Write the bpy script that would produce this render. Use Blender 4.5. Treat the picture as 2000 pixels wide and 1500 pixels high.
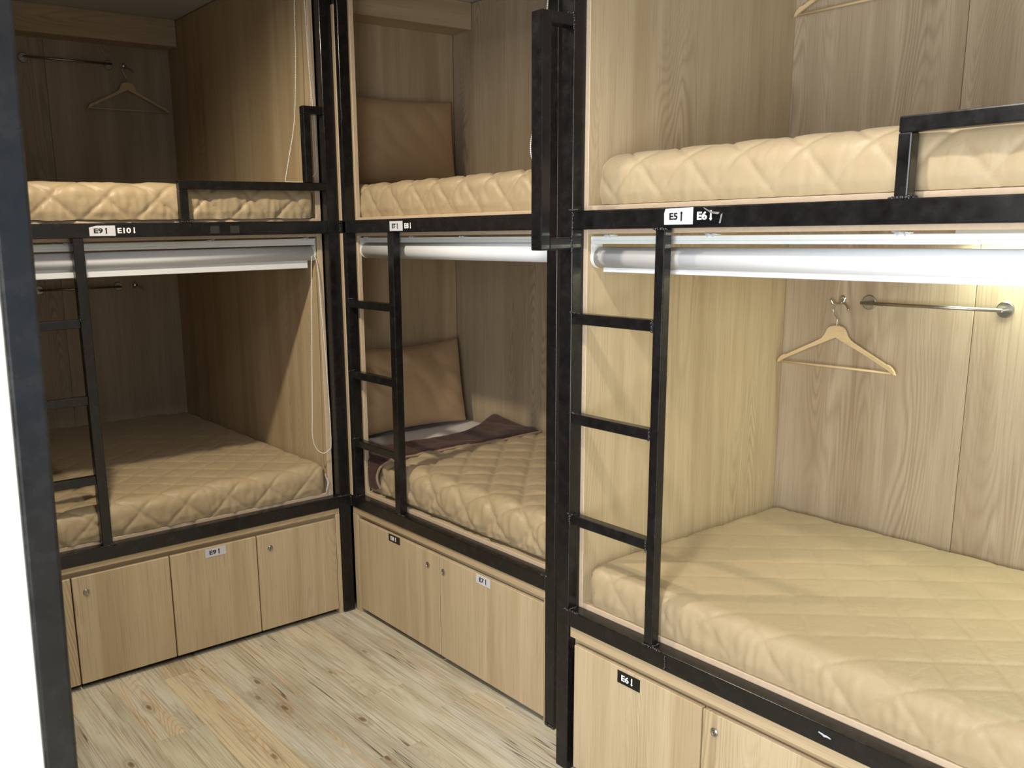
import bpy, bmesh, math, random
import numpy as np
from mathutils import Vector, Matrix

# ------------------------------------------------------------------ camera, world, lights, exposure
S = bpy.context.scene
C = S.collection
for o in list(bpy.data.objects):
    bpy.data.objects.remove(o)

YAW, PITCH, ROLL = 0.6369, -0.2067, -0.0182
fw = Vector((math.sin(YAW) * math.cos(PITCH), math.cos(YAW) * math.cos(PITCH), math.sin(PITCH)))
r0 = Vector((math.cos(YAW), -math.sin(YAW), 0)); u0 = r0.cross(fw)
rt = r0 * math.cos(ROLL) + u0 * math.sin(ROLL); up = -r0 * math.sin(ROLL) + u0 * math.cos(ROLL)
cam = bpy.data.cameras.new('camera'); camo = bpy.data.objects.new('camera', cam); C.objects.link(camo)
M = Matrix((rt, up, -fw)).transposed().to_4x4(); M.translation = Vector((-1.9859, -3.4020, 1.7038))
camo.matrix_world = M
cam.sensor_width = 36; cam.lens = 1770.84 / 2000 * 36
cam.shift_x = (1000 - 867.88) / 2000; cam.shift_y = (820.71 - 750) / 2000
cam.clip_start = 0.05
cam.dof.use_dof = True; cam.dof.focus_distance = 3.3; cam.dof.aperture_fstop = 9.0
S.camera = camo

W = bpy.data.worlds.new('world'); S.world = W; W.use_nodes = True
W.node_tree.nodes['Background'].inputs[0].default_value = (0.75, 0.85, 1, 1)
W.node_tree.nodes['Background'].inputs[1].default_value = 0.15

S.view_settings.view_transform = 'Standard'; S.view_settings.look = 'None'
S.view_settings.gamma = 1; S.view_settings.use_curve_mapping = False
S.view_settings.exposure = 0.0

def light(name, kind, loc, power, col, **k):
    l = bpy.data.lights.new(name, kind); l.energy = power; l.color = col
    for a, b in k.items(): setattr(l, a, b)
    o = bpy.data.objects.new(name, l); C.objects.link(o); o.location = loc
    return o
w = light('window_daylight', 'AREA', (-2.83, -3.45, 1.40), 165, (0.95, 0.98, 1.0), shape='RECTANGLE', size=2.6, size_y=1.9)
w.rotation_euler = (0, math.radians(-90), 0)
w = light('rear_blue_fill', 'AREA', (-1.55, -5.03, 1.60), 9, (0.55, 0.76, 1.0), shape='RECTANGLE', size=2.0, size_y=1.8)  # unseen cool fill behind the camera, added for the near post's blue reflection
w.rotation_euler = (math.radians(90), 0, 0)
l = light('alcove_downlight', 'SPOT', (-1.30, -0.72, 2.77), 148, (1, 0.88, 0.69), spot_size=math.radians(118), spot_blend=1.0, shadow_soft_size=0.045)
l.rotation_euler = Vector((1.35, 0.36, -2.2)).to_track_quat('-Z', 'Y').to_euler()
light('aisle_downlight', 'SPOT', (-1.05, -2.25, 2.77), 80, (1, 0.95, 0.86), spot_size=math.radians(144), spot_blend=0.5, shadow_soft_size=0.05)
l = light('bunk_lamp', 'AREA', (0.84, -2.62, 1.655), 10, (0.88, 1.0, 0.78), shape='RECTANGLE', size=0.06, size_y=0.95)
l.rotation_euler = (0, math.radians(12), 0)

# ------------------------------------------------------------------ helpers
def coll(o):
    C.objects.link(o); return o

def thing(name, label, cat, loc=(0, 0, 0), group=None):
    o = coll(bpy.data.objects.new(name, None)); o.location = loc
    o['label'] = label; o['category'] = cat
    if group: o['group'] = group
    o.empty_display_size = 0.1
    return o

def root_loc(p):
    v = Vector((0, 0, 0))
    while p is not None:
        v += p.location; p = p.parent
    return v

def put(name, me, mats, parent=None, smooth=False, loc=None):
    """link a mesh whose vertices are in world coordinates; parts keep their thing's origin"""
    if not isinstance(mats, (list, tuple)): mats = [mats]
    for m in mats: me.materials.append(m)
    if parent is not None: me.transform(Matrix.Translation(-root_loc(parent)))
    elif loc is not None: me.transform(Matrix.Translation(-Vector(loc)))
    if smooth:
        me.polygons.foreach_set('use_smooth', [True] * len(me.polygons))
    o = coll(bpy.data.objects.new(name, me))
    if parent is not None: o.parent = parent
    elif loc is not None: o.location = loc
    return o

def tag(o, label, cat, group=None):
    o['label'] = label; o['category'] = cat
    if group: o['group'] = group
    return o

def mesh_bm(name, bm):
    me = bpy.data.meshes.new(name); bm.to_mesh(me); bm.free(); return me

def bm_box(bm, x0, x1, y0, y1, z0, z1, bev=0.0, seg=2):
    r = bmesh.ops.create_cube(bm, size=1.0)
    vs = r['verts']
    for v in vs:
        v.co = Vector(((x0 + x1) / 2 + v.co.x * (x1 - x0), (y0 + y1) / 2 + v.co.y * (y1 - y0), (z0 + z1) / 2 + v.co.z * (z1 - z0)))
    if bev > 0:
        es = list({e for v in vs for e in v.link_edges})
        bmesh.ops.bevel(bm, geom=es, offset=bev, segments=seg, affect='EDGES', profile=0.5)

def box(name, b, mats, parent=None, bev=0.0015, front=None, seg=1, loc=None):
    """front: unit vector; faces looking that way take material slot 1 (edge banding)"""
    bm = bmesh.new(); bm_box(bm, *b, bev=bev, seg=seg)
    if front is not None:
        f = Vector(front)
        for p in bm.faces:
            p.normal_update()
            if p.normal.dot(f) > 0.6: p.material_index = 1
    return put(name, mesh_bm(name, bm), mats, parent, loc=loc)

def boxes(name, bl, mats, parent=None, bev=0.003, seg=2):
    bm = bmesh.new()
    for b in bl: bm_box(bm, *b, bev=bev, seg=seg)
    return put(name, mesh_bm(name, bm), mats, parent)

def tube_bm(bm, pts, r, n=8, cap=True):
    pts = [Vector(p) for p in pts]; rings = []
    prev = None
    for i, p in enumerate(pts):
        a = pts[max(i - 1, 0)]; b = pts[min(i + 1, len(pts) - 1)]
        t = (b - a).normalized()
        if prev is None:
            s = t.orthogonal().normalized()
        else:
            s = (prev - t * prev.dot(t)).normalized()
        prev = s; q = t.cross(s)
        rr = r[i] if isinstance(r, (list, tuple)) else r
        rings.append([bm.verts.new(p + (s * math.cos(2 * math.pi * k / n) + q * math.sin(2 * math.pi * k / n)) * rr) for k in range(n)])
    for a, b in zip(rings, rings[1:]):
        for k in range(n):
            bm.faces.new((a[k], a[(k + 1) % n], b[(k + 1) % n], b[k]))
    if cap:
        bm.faces.new(rings[0][::-1]); bm.faces.new(rings[-1])

def smooth_path(pts, n=8):
    pts = [Vector(p) for p in pts]; out = []
    for i in range(len(pts) - 1):
        p0 = pts[max(i - 1, 0)]; p1 = pts[i]; p2 = pts[i + 1]; p3 = pts[min(i + 2, len(pts) - 1)]
        for k in range(n):
            t = k / n
            out.append(0.5 * ((2 * p1) + (p2 - p0) * t + (2 * p0 - 5 * p1 + 4 * p2 - p3) * t * t + (3 * p1 - p0 - 3 * p2 + p3) * t ** 3))
    out.append(pts[-1]); return out

def ball(bm, p, r, sub=1):
    bmesh.ops.create_icosphere(bm, subdivisions=sub, radius=r, matrix=Matrix.Translation(Vector(p)))

def cyl_bm(bm, a, b, r, n=20):
    tube_bm(bm, [a, b], r, n)

def copy_tree(o, loc, rz, label, parent=None):
    def rec(x, p):
        c = x.copy(); C.objects.link(c)
        c.parent = p
        for ch in list(x.children): rec(ch, c)
        return c
    c = rec(o, parent); c.location = loc; c.rotation_euler = (0, 0, rz); c['label'] = label
    return c

# ------------------------------------------------------------------ materials
def srgb(r, g, b):
    f = lambda c: (c / 255 / 12.92) if c / 255 <= 0.04045 else ((c / 255 + 0.055) / 1.055) ** 2.4
    return (f(r), f(g), f(b), 1)

class NT:
    def __init__(s, name):
        s.m = bpy.data.materials.new(name); s.m.use_nodes = True; s.t = s.m.node_tree
        s.b = s.t.nodes['Principled BSDF']
    def n(s, typ, **k):
        x = s.t.nodes.new(typ)
        for a, b in k.items():
            if a.startswith('i_'):
                key = a[2:]; key = int(key) if key.isdigit() else key.replace('_', ' ')
                x.inputs[key].default_value = b
            else: setattr(x, a, b)
        return x
    def l(s, a, b): s.t.links.new(a, b)
    def ramp(s, fac, stops):
        r = s.n('ShaderNodeValToRGB'); e = r.color_ramp.elements
        while len(e) < len(stops): e.new(0.5)
        for q, (p, c) in zip(e, stops): q.position = p; q.color = c
        s.l(fac, r.inputs[0]); return r.outputs[0]
    def mix(s, fac, a, b, mode='MIX'):
        x = s.n('ShaderNodeMix', data_type='RGBA', blend_type=mode)
        for v, i in ((fac, 0), (a, 6), (b, 7)):
            if hasattr(v, 'is_linked') or hasattr(v, 'links'): s.l(v, x.inputs[i])
            else: x.inputs[i].default_value = v
        return x.outputs[2]
    def coords(s, scale, rnd=0.0, dist=None):
        tc = s.n('ShaderNodeTexCoord'); v = tc.outputs['Object']
        if rnd:
            oi = s.n('ShaderNodeObjectInfo')
            mu = s.n('ShaderNodeMath', operation='MULTIPLY', i_1=rnd); s.l(oi.outputs['Random'], mu.inputs[0])
            ad = s.n('ShaderNodeVectorMath', operation='ADD'); s.l(v, ad.inputs[0]); s.l(mu.outputs[0], ad.inputs[1]); v = ad.outputs[0]
        mp = s.n('ShaderNodeMapping'); mp.inputs['Scale'].default_value = scale; s.l(v, mp.inputs[0])
        return mp.outputs[0]
    def noise(s, vec, scale=1, detail=4, rough=0.55, dist=0.0):
        x = s.n('ShaderNodeTexNoise', i_Scale=scale, i_Detail=detail, i_Roughness=rough, i_Distortion=dist)
        s.l(vec, x.inputs['Vector']); return x.outputs['Fac']
    def bump(s, h, strength, distance=0.001):
        x = s.n('ShaderNodeBump', i_Strength=strength, i_Distance=distance); s.l(h, x.inputs['Height'])
        s.l(x.outputs[0], s.b.inputs['Normal'])
    def set(s, **k):
        for a, b in k.items():
            s.b.inputs[a.replace('_', ' ')].default_value = b

def oak(name, light_c, mid_c, dark_c, along='z', rough=0.5, rnd=7.0, cath=0.5):
    t = NT(name)
    st = {'z': lambda a, b: (a, a, b), 'x': lambda a, b: (b, a, a), 'y': lambda a, b: (a, b, a)}[along]
    band = t.noise(t.coords(st(7.5, 0.30), rnd), 1, 2, 0.5)
    fine = t.noise(t.coords(st(230, 5.0), rnd), 1, 3, 0.6)
    med = t.noise(t.coords(st(60, 1.6), rnd), 1, 3, 0.55, 0.4)
    # flowing cathedral figure: contour lines of a stretched noise field
    fld = t.noise(t.coords(st(5.0, 0.55), rnd), 1, 1.5, 0.45, 0.5)
    mu = t.n('ShaderNodeMath', operation='MULTIPLY', i_1=52.0); t.l(fld, mu.inputs[0])
    fr = t.n('ShaderNodeMath', operation='PINGPONG', i_1=0.5); t.l(mu.outputs[0], fr.inputs[0])
    lines = t.ramp(fr.outputs[0], [(0.0, (1, 1, 1, 1)), (0.34, (0.0, 0.0, 0.0, 1)), (1, (0, 0, 0, 1))])
    msk = t.noise(t.coords(st(3.6, 0.9), rnd), 1, 1, 0.5)
    mskr = t.ramp(msk, [(0.50, (0, 0, 0, 1)), (0.66, (1, 1, 1, 1))])
    c = t.ramp(band, [(0.36, mid_c), (0.50, light_c), (0.64, tuple(0.6 * a + 0.4 * b for a, b in zip(mid_c, light_c)))])
    c = t.mix(t.ramp(med, [(0.35, (0.30, 0.30, 0.30, 1)), (0.62, (0, 0, 0, 1))]), c, mid_c)
    c = t.mix(t.ramp(fine, [(0.32, (0.32, 0.32, 0.32, 1)), (0.50, (0, 0, 0, 1))]), c, dark_c)
    m2 = t.n('ShaderNodeMix', data_type='RGBA', blend_type='MULTIPLY'); m2.inputs[0].default_value = 1
    t.l(lines, m2.inputs[6]); t.l(mskr, m2.inputs[7])
    m3 = t.n('ShaderNodeMath', operation='MULTIPLY', i_1=cath); t.l(m2.outputs[2], m3.inputs[0])
    c = t.mix(m3.outputs[0], c, dark_c)
    t.l(c, t.b.inputs['Base Color'])
    t.set(Roughness=rough); t.b.inputs['Specular IOR Level'].default_value = 0.35
    t.bump(fine, 0.12, 0.0006)
    return t.m

WOOD = oak('oak_laminate', srgb(193, 174, 142), srgb(174, 153, 120), srgb(134, 112, 84), cath=0.42)
WOOD_BACK = oak('oak_laminate_greyish', srgb(184, 167, 142), srgb(166, 148, 122), srgb(128, 108, 86), cath=0.55)
WOOD_DOOR = oak('oak_laminate_door', srgb(196, 178, 147), srgb(179, 158, 125), srgb(138, 115, 86), rnd=11.0, cath=0.5)
WOOD_H = oak('oak_laminate_flat_y', srgb(196, 177, 146), srgb(178, 156, 123), srgb(140, 115, 86), cath=0.3, along='y')
WOOD_HX = oak('oak_laminate_flat_x', srgb(196, 177, 146), srgb(178, 156, 123), srgb(140, 115, 86), cath=0.3, along='x')

def plain(name, col, rough=0.5, metal=0.0, spec=0.5, noise=None):
    t = NT(name); t.set(Roughness=rough, Metallic=metal)
    t.b.inputs['Specular IOR Level'].default_value = spec
    if noise:
        sc, amt = noise
        f = t.noise(t.coords((sc, sc, sc)), 1, 3)
        dk = tuple(c * (1 - amt) for c in col[:3]) + (1,)
        t.l(t.ramp(f, [(0.35, dk), (0.65, col)]), t.b.inputs['Base Color'])
    else: t.set(Base_Color=col)
    return t.m

EDGE = plain('edge_band', srgb(200, 178, 153), 0.5, noise=(60, 0.08))
DARK = plain('cabinet_gap', srgb(38, 30, 24), 0.8, noise=(20, 0.2))

def black_paint():
    t = NT('black_enamel')
    n1 = t.noise(t.coords((26, 26, 26)), 1, 5, 0.65)
    n2 = t.noise(t.coords((140, 140, 60)), 1, 4, 0.7)
    c = t.ramp(n1, [(0.3, srgb(17, 16, 16)), (0.7, srgb(29, 28, 28))])
    chips = t.ramp(n2, [(0.745, (0, 0, 0, 1)), (0.775, (1, 1, 1, 1))])
    c = t.mix(chips, c, srgb(92, 92, 88))
    t.l(c, t.b.inputs['Base Color'])
    t.l(t.ramp(n1, [(0.3, (0.18, 0.18, 0.18, 1)), (0.7, (0.32, 0.32, 0.32, 1))]), t.b.inputs['Roughness'])
    t.b.inputs['Specular IOR Level'].default_value = 0.42
    t.bump(n2, 0.06, 0.0008)
    return t.m
BLACK = black_paint()
WELD = plain('weld_bead', srgb(40, 40, 40), 0.22, spec=0.8, noise=(200, 0.5))

def fabric(name, a, b, rough=0.55, sheen=0.25, wr=0.35, rnd=0):
    t = NT(name)
    n1 = t.noise(t.coords((3, 3, 3), rnd), 1, 3)
    t.l(t.ramp(n1, [(0.3, a), (0.7, b)]), t.b.inputs['Base Color'])
    n2 = t.noise(t.coords((13, 21, 15), rnd), 1, 3, 0.55, 0.25)
    n3 = t.noise(t.coords((700, 700, 700)), 1, 1)
    ad = t.n('ShaderNodeMath', operation='MULTIPLY_ADD', i_1=0.06); t.l(n3, ad.inputs[0]); t.l(n2, ad.inputs[2])
    t.bump(ad.outputs[0], wr, 0.006)
    t.set(Roughness=rough); t.b.inputs['Sheen Weight'].default_value = sheen; t.b.inputs['Sheen Roughness'].default_value = 0.4
    t.b.inputs['Specular IOR Level'].default_value = 0.4
    return t.m
BEIGE = fabric('beige_quilted_satin', srgb(166, 147, 116), srgb(174, 155, 124), rough=0.46, sheen=0.12, wr=0.55)
BROWN = fabric('dark_brown_satin', srgb(70, 47, 43), srgb(80, 55, 49), 0.5, 0.15)
TAN = fabric('tan_pillowcase', srgb(180, 150, 114), srgb(188, 158, 122), 0.6, 0.2, 0.5)
PIPE = fabric('taupe_piping', srgb(146, 124, 106), srgb(156, 134, 116), 0.6, 0.1, 0.2)
SHEET = fabric('white_sheet', srgb(222, 219, 218), srgb(230, 228, 228), 0.7, 0.1, 0.3)
BLIND = fabric('white_blind_cloth', srgb(216, 218, 223), srgb(221, 223, 227), 0.6, 0.0, 0.04)
ALU = plain('white_powder_coated_rail', srgb(222, 226, 224), 0.35, noise=(30, 0.03))
PLAST = plain('white_plastic', srgb(226, 226, 220), 0.35, noise=(40, 0.03))
CLIP = plain('clear_plastic_clip', srgb(196, 200, 206), 0.15, spec=0.7, noise=(200, 0.25))
CHROME = plain('chrome', srgb(200, 198, 192), 0.14, 1.0, noise=(40, 0.1))
STEEL = plain('brushed_steel', srgb(176, 172, 166), 0.32, 1.0, noise=(90, 0.12))
HANG = oak('hanger_beech', srgb(214, 190, 148), srgb(206, 180, 138), srgb(184, 154, 112), along='x', rough=0.4, cath=0.2)
ST_W = plain('white_label_film', srgb(206, 206, 214), 0.4, noise=(60, 0.03))
ST_B = plain('black_label_film', srgb(16, 16, 20), 0.3, noise=(60, 0.2))
INK = plain('black_print', srgb(14, 13, 22), 0.5, noise=(60, 0.1))
INK_W = plain('white_print', srgb(236, 236, 238), 0.5, noise=(60, 0.03))
CEIL = plain('ceiling_paint', srgb(196, 194, 192), 0.9, noise=(3, 0.04))
WALLP = plain('wall_paint', srgb(208, 203, 194), 0.9, noise=(3, 0.04))

def plank_mat():
    t = NT('pine_vinyl_plank')
    at = t.n('ShaderNodeAttribute', attribute_type='OBJECT', attribute_name='tone')
    base = t.ramp(at.outputs['Fac'], [(0.0, srgb(200, 194, 176)), (0.25, srgb(208, 200, 178)), (0.5, srgb(196, 191, 174)), (0.78, srgb(207, 199, 173)), (1.0, srgb(211, 190, 154))])
    n1 = t.noise(t.coords((8, 0.8, 1), 31.0), 1, 3, 0.5, 0.8)
    c = t.mix(t.ramp(n1, [(0.54, (0, 0, 0, 1)), (0.78, (0.5, 0.5, 0.5, 1))]), base, srgb(212, 174, 124))
    n2 = t.noise(t.coords((7, 1.4, 1), 53.0), 1, 4, 0.6, 0.6)
    c = t.mix(t.ramp(n2, [(0.46, (0, 0, 0, 1)), (0.70, (0.62, 0.62, 0.62, 1))]), c, srgb(144, 135, 114))
    n4 = t.noise(t.coords((9, 1.8, 1), 71.0), 1, 3, 0.55, 0.6)
    c = t.mix(t.ramp(n4, [(0.52, (0, 0, 0, 1)), (0.72, (0.7, 0.7, 0.7, 1))]), c, srgb(212, 210, 200))
    g = t.noise(t.coords((150, 3.2, 1), 31.0), 1, 5, 0.65, 0.4)
    c = t.mix(t.ramp(g, [(0.32, (0.7, 0.7, 0.7, 1)), (0.52, (0, 0, 0, 1))]), c, srgb(140, 122, 96))
    fld = t.noise(t.coords((5.5, 0.55, 1), 31.0), 1, 1.5, 0.45, 0.9)
    mu = t.n('ShaderNodeMath', operation='MULTIPLY', i_1=40.0); t.l(fld, mu.inputs[0])
    pp = t.n('ShaderNodeMath', operation='PINGPONG', i_1=0.5); t.l(mu.outputs[0], pp.inputs[0])
    msk = t.ramp(n1, [(0.46, (0.0, 0, 0, 1)), (0.64, (0.36, 0.36, 0.36, 1))])
    m2 = t.mix(1.0, t.ramp(pp.outputs[0], [(0.0, (1, 1, 1, 1)), (0.3, (0, 0, 0, 1))]), msk, 'MULTIPLY')
    c = t.mix(m2, c, srgb(160, 116, 70))
    cr = t.noise(t.coords((34, 0.9, 1), 77.0), 1, 2, 0.5, 0.25)
    crm = t.noise(t.coords((3, 1.2, 1), 19.0), 1, 2)
    c1 = t.ramp(cr, [(0.485, (0, 0, 0, 1)), (0.497, (1, 1, 1, 1)), (0.503, (1, 1, 1, 1)), (0.515, (0, 0, 0, 1))])
    c2 = t.ramp(crm, [(0.53, (0, 0, 0, 1)), (0.60, (0.85, 0.85, 0.85, 1))])
    c = t.mix(t.mix(1.0, c1, c2, 'MULTIPLY'), c, srgb(78, 64, 50))
    vo = t.n('ShaderNodeTexVoronoi', i_Scale=1.0, voronoi_dimensions='2D'); wv = t.n('ShaderNodeTexNoise', i_Scale=1.0, i_Detail=2.0); t.l(t.coords((22, 9, 1), 31.0), wv.inputs['Vector'])
    wa = t.n('ShaderNodeVectorMath', operation='MULTIPLY_ADD'); wa.inputs[1].default_value = (0.09, 0.09, 0); t.l(wv.outputs['Color'], wa.inputs[0]); t.l(t.coords((5.5, 2.2, 1), 31.0), wa.inputs[2])
    t.l(wa.outputs[0], vo.inputs['Vector'])
    kn = t.ramp(vo.outputs['Distance'], [(0.015, (0.9, 0.9, 0.9, 1)), (0.04, (0.65, 0.65, 0.65, 1)), (0.06, (0.1, 0.1, 0.1, 1)), (0.085, (0.34, 0.34, 0.34, 1)), (0.15, (0, 0, 0, 1))])
    sp = t.n('ShaderNodeSeparateColor'); t.l(vo.outputs['Color'], sp.inputs[0])
    km = t.ramp(sp.outputs[0], [(0.58, (0, 0, 0, 1)), (0.75, (1, 1, 1, 1))])
    c = t.mix(t.mix(1.0, kn, km, 'MULTIPLY'), c, srgb(112, 86, 56))
    t.l(c, t.b.inputs['Base Color'])
    t.set(Roughness=0.42); t.b.inputs['Specular IOR Level'].default_value = 0.4
    t.bump(g, 0.12, 0.0006)
    return t.m
PLANK = plank_mat()

# ------------------------------------------------------------------ room shell
def structure(o):
    o['kind'] = 'structure'; return o
X0, X1, Y0, Y1, ZC = -2.80, 1.03, -5.0, 1.74, 2.795
fl = structure(box('floor', (X0, X1, Y0, Y1, -0.06, -0.004), plain('floor_joint', srgb(150, 134, 110), 0.8, noise=(9, 0.1)), bev=0))
structure(box('ceiling', (X0, X1, Y0, Y1, ZC, ZC + 0.06), CEIL, bev=0))
structure(box('wall_north', (X0, X1, Y1, Y1 + 0.06, -0.06, ZC + 0.06), WALLP, bev=0))
structure(box('wall_east', (X1, X1 + 0.06, Y0, Y1, -0.06, ZC + 0.06), WALLP, bev=0))
structure(boxes('wall_west', [(X0 - 0.06, X0, Y0, -4.86, -0.06, ZC + 0.06), (X0 - 0.06, X0, -2.12, Y1, -0.06, ZC + 0.06),
                              (X0 - 0.06, X0, -4.86, -2.12, -0.06, 0.35), (X0 - 0.06, X0, -4.86, -2.12, 2.36, ZC + 0.06)], WALLP, bev=0))
structure(boxes('wall_south', [(X0, -2.65, Y0 - 0.06, Y0, -0.06, ZC + 0.06), (-0.45, X1, Y0 - 0.06, Y0, -0.06, ZC + 0.06),
                               (-2.65, -0.45, Y0 - 0.06, Y0, -0.06, 0.5), (-2.65, -0.45, Y0 - 0.06, Y0, 2.6, ZC + 0.06)], WALLP, bev=0))

rng = random.Random(5)
pw, pl = 0.18, 1.22
meshes = {}
def plank_mesh(lx, ly):
    key = (round(lx, 3), round(ly, 3))
    if key not in meshes:
        bm = bmesh.new(); g = 0.00012
        bm_box(bm, -lx / 2 + g, lx / 2 - g, -ly / 2 + g, ly / 2 - g, -0.004, 0.0, bev=0.0002, seg=1)
        me = mesh_bm('plank', bm); me.materials.append(PLANK); meshes[key] = me
    return meshes[key]
first_joint = {-4: -0.40, -5: -0.11, -6: -0.53, -3: -1.09, -2: -0.72, -1: -0.95, -7: -0.86}
for k in range(0, -17, -1):
    xb = 0.14 + 0.18 * k - 0.0; xa = max(xb - pw, X0)
    j0 = first_joint.get(k - 0, -0.2 - 0.18 * rng.randrange(1, 6)); y = 0.06; n_ = 0
    while y > Y0 + 0.01 and xb > X0 + 0.01:
        ya = max(j0 if n_ == 0 else y - pl, Y0)
        o = coll(bpy.data.objects.new('plank', plank_mesh(xb - xa, y - ya)))
        o.parent = fl; o.location = ((xa + xb) / 2, (ya + y) / 2, 0)
        o['tone'] = rng.uniform(0.0, 0.8)
        if k == -5 and n_ == 1: o['tone'] = 0.90
        y = ya; n_ += 1

# boxed-in beams under the ceiling
structure(box('trim_1', (-1.40, -0.088, 1.447, 1.578, 2.662, ZC - 0.001), WOOD_HX))
structure(box('trim_2', (0.075, 0.988, 0.335, 0.488, 2.667, ZC - 0.001), WOOD_HX))

# ------------------------------------------------------------------ writing
def text_polys(s):
    cu = bpy.data.curves.new('t', 'FONT'); cu.body = s; cu.size = 1.0; cu.offset = 0.034; cu.resolution_u = 4
    o = bpy.data.objects.new('t', cu); C.objects.link(o)
    bpy.context.view_layer.update()
    me = bpy.data.meshes.new_from_object(o.evaluated_get(bpy.context.evaluated_depsgraph_get()))
    vs = [tuple(v.co) for v in me.vertices]; fs = [tuple(p.vertices) for p in me.polygons]
    bpy.data.objects.remove(o); bpy.data.meshes.remove(me); bpy.data.curves.remove(cu)
    return vs, fs

def sticker(parent, origin, right, w, h, text, up_arrow, dark, shape=None, tx=0.16, th=0.5, squeeze=1.2):
    """flat printed label: origin = lower-left corner on the surface, right = reading direction"""
    o = Vector(origin); R = Vector(right).normalized(); U = Vector((0, 0, 1)); N = R.cross(U)
    pts = shape or [(0, 0), (w, 0), (w, h), (0, h)]
    bm = bmesh.new()
    a = [bm.verts.new(o + R * x + U * y + N * 0.0007) for x, y in pts]
    b = [bm.verts.new(o + R * x + U * y) for x, y in pts]
    bm.faces.new(a)
    for k in range(len(pts)):
        bm.faces.new((b[k], b[(k + 1) % len(pts)], a[(k + 1) % len(pts)], a[k]))
    st = put('sticker', mesh_bm('sticker', bm), ST_B if dark else ST_W, parent)
    st['label'] = ('black label reading ' if dark else 'white label reading ') + text + (' with an up arrow' if up_arrow else ' with a down arrow')
    vs, fs = text_polys(text)
    mx = min(v[0] for v in vs); Mx = max(v[0] for v in vs); my = min(v[1] for v in vs); My = max(v[1] for v in vs)
    sc = h * th / (My - my); sx = sc * squeeze
    x0 = w * tx; y0 = h * (0.5 - th / 2)
    bm = bmesh.new()
    nv = [bm.verts.new(o + R * (x0 + (v[0] - mx) * sx) + U * (y0 + (v[1] - my) * sc) + N * 0.0012) for v in vs]
    for f in fs:
        try: bm.faces.new([nv[k] for k in f])
        except ValueError: pass
    ax = x0 + (Mx - mx) * sx + w * 0.13; s = 1 if up_arrow else -1
    cy = h / 2; L = h * 0.30; bw = w * 0.026; hw = w * 0.055
    arrow = [(-bw, -L), (bw, -L), (bw, L * 0.55), (hw, L * 0.55), (0, L * 1.05), (-hw, L * 0.55), (-bw, L * 0.55)]
    av = [bm.verts.new(o + R * (ax + p) + U * (cy + q * s) + N * 0.0012) for p, q in arrow]
    bm.faces.new(av if s > 0 else av[::-1])
    bmesh.ops.recalc_face_normals(bm, faces=bm.faces)
    put('lettering', mesh_bm('lettering', bm), INK_W if dark else INK, st)
    return st

def welds(parent, spots, seed):
    rr = random.Random(seed)
    for p, d, ln in spots:
        bm = bmesh.new(); d = Vector(d); n = max(6, int(ln / 0.003))
        for k in range(n):
            q = Vector(p) + d * (ln * (k / (n - 1) - 0.5)) + Vector((rr.uniform(-1, 1), rr.uniform(-1, 1), rr.uniform(-1, 1))) * 0.0016
            ball(bm, q, rr.uniform(0.0018, 0.0044), 1)
        put('weld_bead', mesh_bm('weld_bead', bm), WELD, parent, smooth=True)

def tube(name, b, parent, bev=0.0035):
    return box(name, b, BLACK, parent, bev=bev, seg=3)

# ------------------------------------------------------------------ bunk on the left of the corner (E9 / E10)
B1 = thing('bunk_bed', 'black steel double bunk facing the viewer, left of the room corner, labelled E9 and E10', 'bunk bed', (-0.7, 0.0, 0.0), 'built-in bunk beds')
FY = (0, -1, 0); FX = (-1, 0, 0)
tube('post', (-0.056, 0.0, 0.0, 0.048, 0, 2.78), B1)
tube('post', (-1.43, -1.38, 0.0, 0.048, 0, 2.78), B1)
tube('rail', (-1.38, -0.056, 0.0, 0.048, 0.498, 0.551), B1)
tube('rail', (-1.38, -0.056, 0.0, 0.048, 1.698, 1.750), B1)
tube('rail', (-1.38, -0.056, 0.0, 0.048, 2.725, 2.775), B1)
tube('ladder_stile', (-1.088, -1.050, 0.001, 0.036, 0.551, 1.698), B1)
for z in (1.412, 1.130, 0.828):
    tube('rung', (-1.38, -1.088, 0.003, 0.034, z - 0.032, z), B1, 0.003)
g = boxes('guard_rail', [(-0.686, -0.652, 0.001, 0.032, 1.750, 1.872), (-0.686, -0.056, 0.001, 0.032, 1.872, 1.904)], BLACK, B1)
h = boxes('grab_handle', [(-0.148, -0.117, 0.001, 0.034, 1.904, 2.173), (-0.148, -0.056, 0.001, 0.034, 2.173, 2.205)], BLACK, B1)
box('end_panel', (-0.085, -0.061, 0.048, 1.72, 0.545, 2.79), [WOOD, EDGE], B1, front=FY)
box('end_panel', (-1.43, -1.405, 0.048, 1.72, 0.545, 2.79), [WOOD, EDGE], B1, front=FY)
for xa, xb in ((-1.405, -0.72), (-0.719, -0.085)):
    box('back_panel', (xa, xb, 1.70, 1.72, 0.545, 1.70), WOOD_BACK, B1)
    box('back_panel', (xa, xb, 1.58, 1.60, 1.762, 2.79), WOOD_BACK, B1)
box('bed_base', (-1.405, -0.085, 0.048, 1.70, 0.540, 0.5645), [WOOD_HX, EDGE], B1, front=FY)
box('bed_base', (-1.405, -0.085, 0.048, 1.70, 1.738, 1.7615), [WOOD_HX, EDGE], B1, front=FY)
box('soffit_board', (-1.405, -0.085, 0.048, 1.70, 1.686, 1.704), [WOOD_HX, EDGE], B1, front=FY)
box('corner_strip', (-0.001, 0.006, -0.018, 0.016, 0.551, 1.698), [WOOD, EDGE], B1, front=FY)
box('corner_strip', (-0.001, 0.006, -0.018, 0.016, 1.750, 2.60), [WOOD, EDGE], B1, front=FY)
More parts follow.
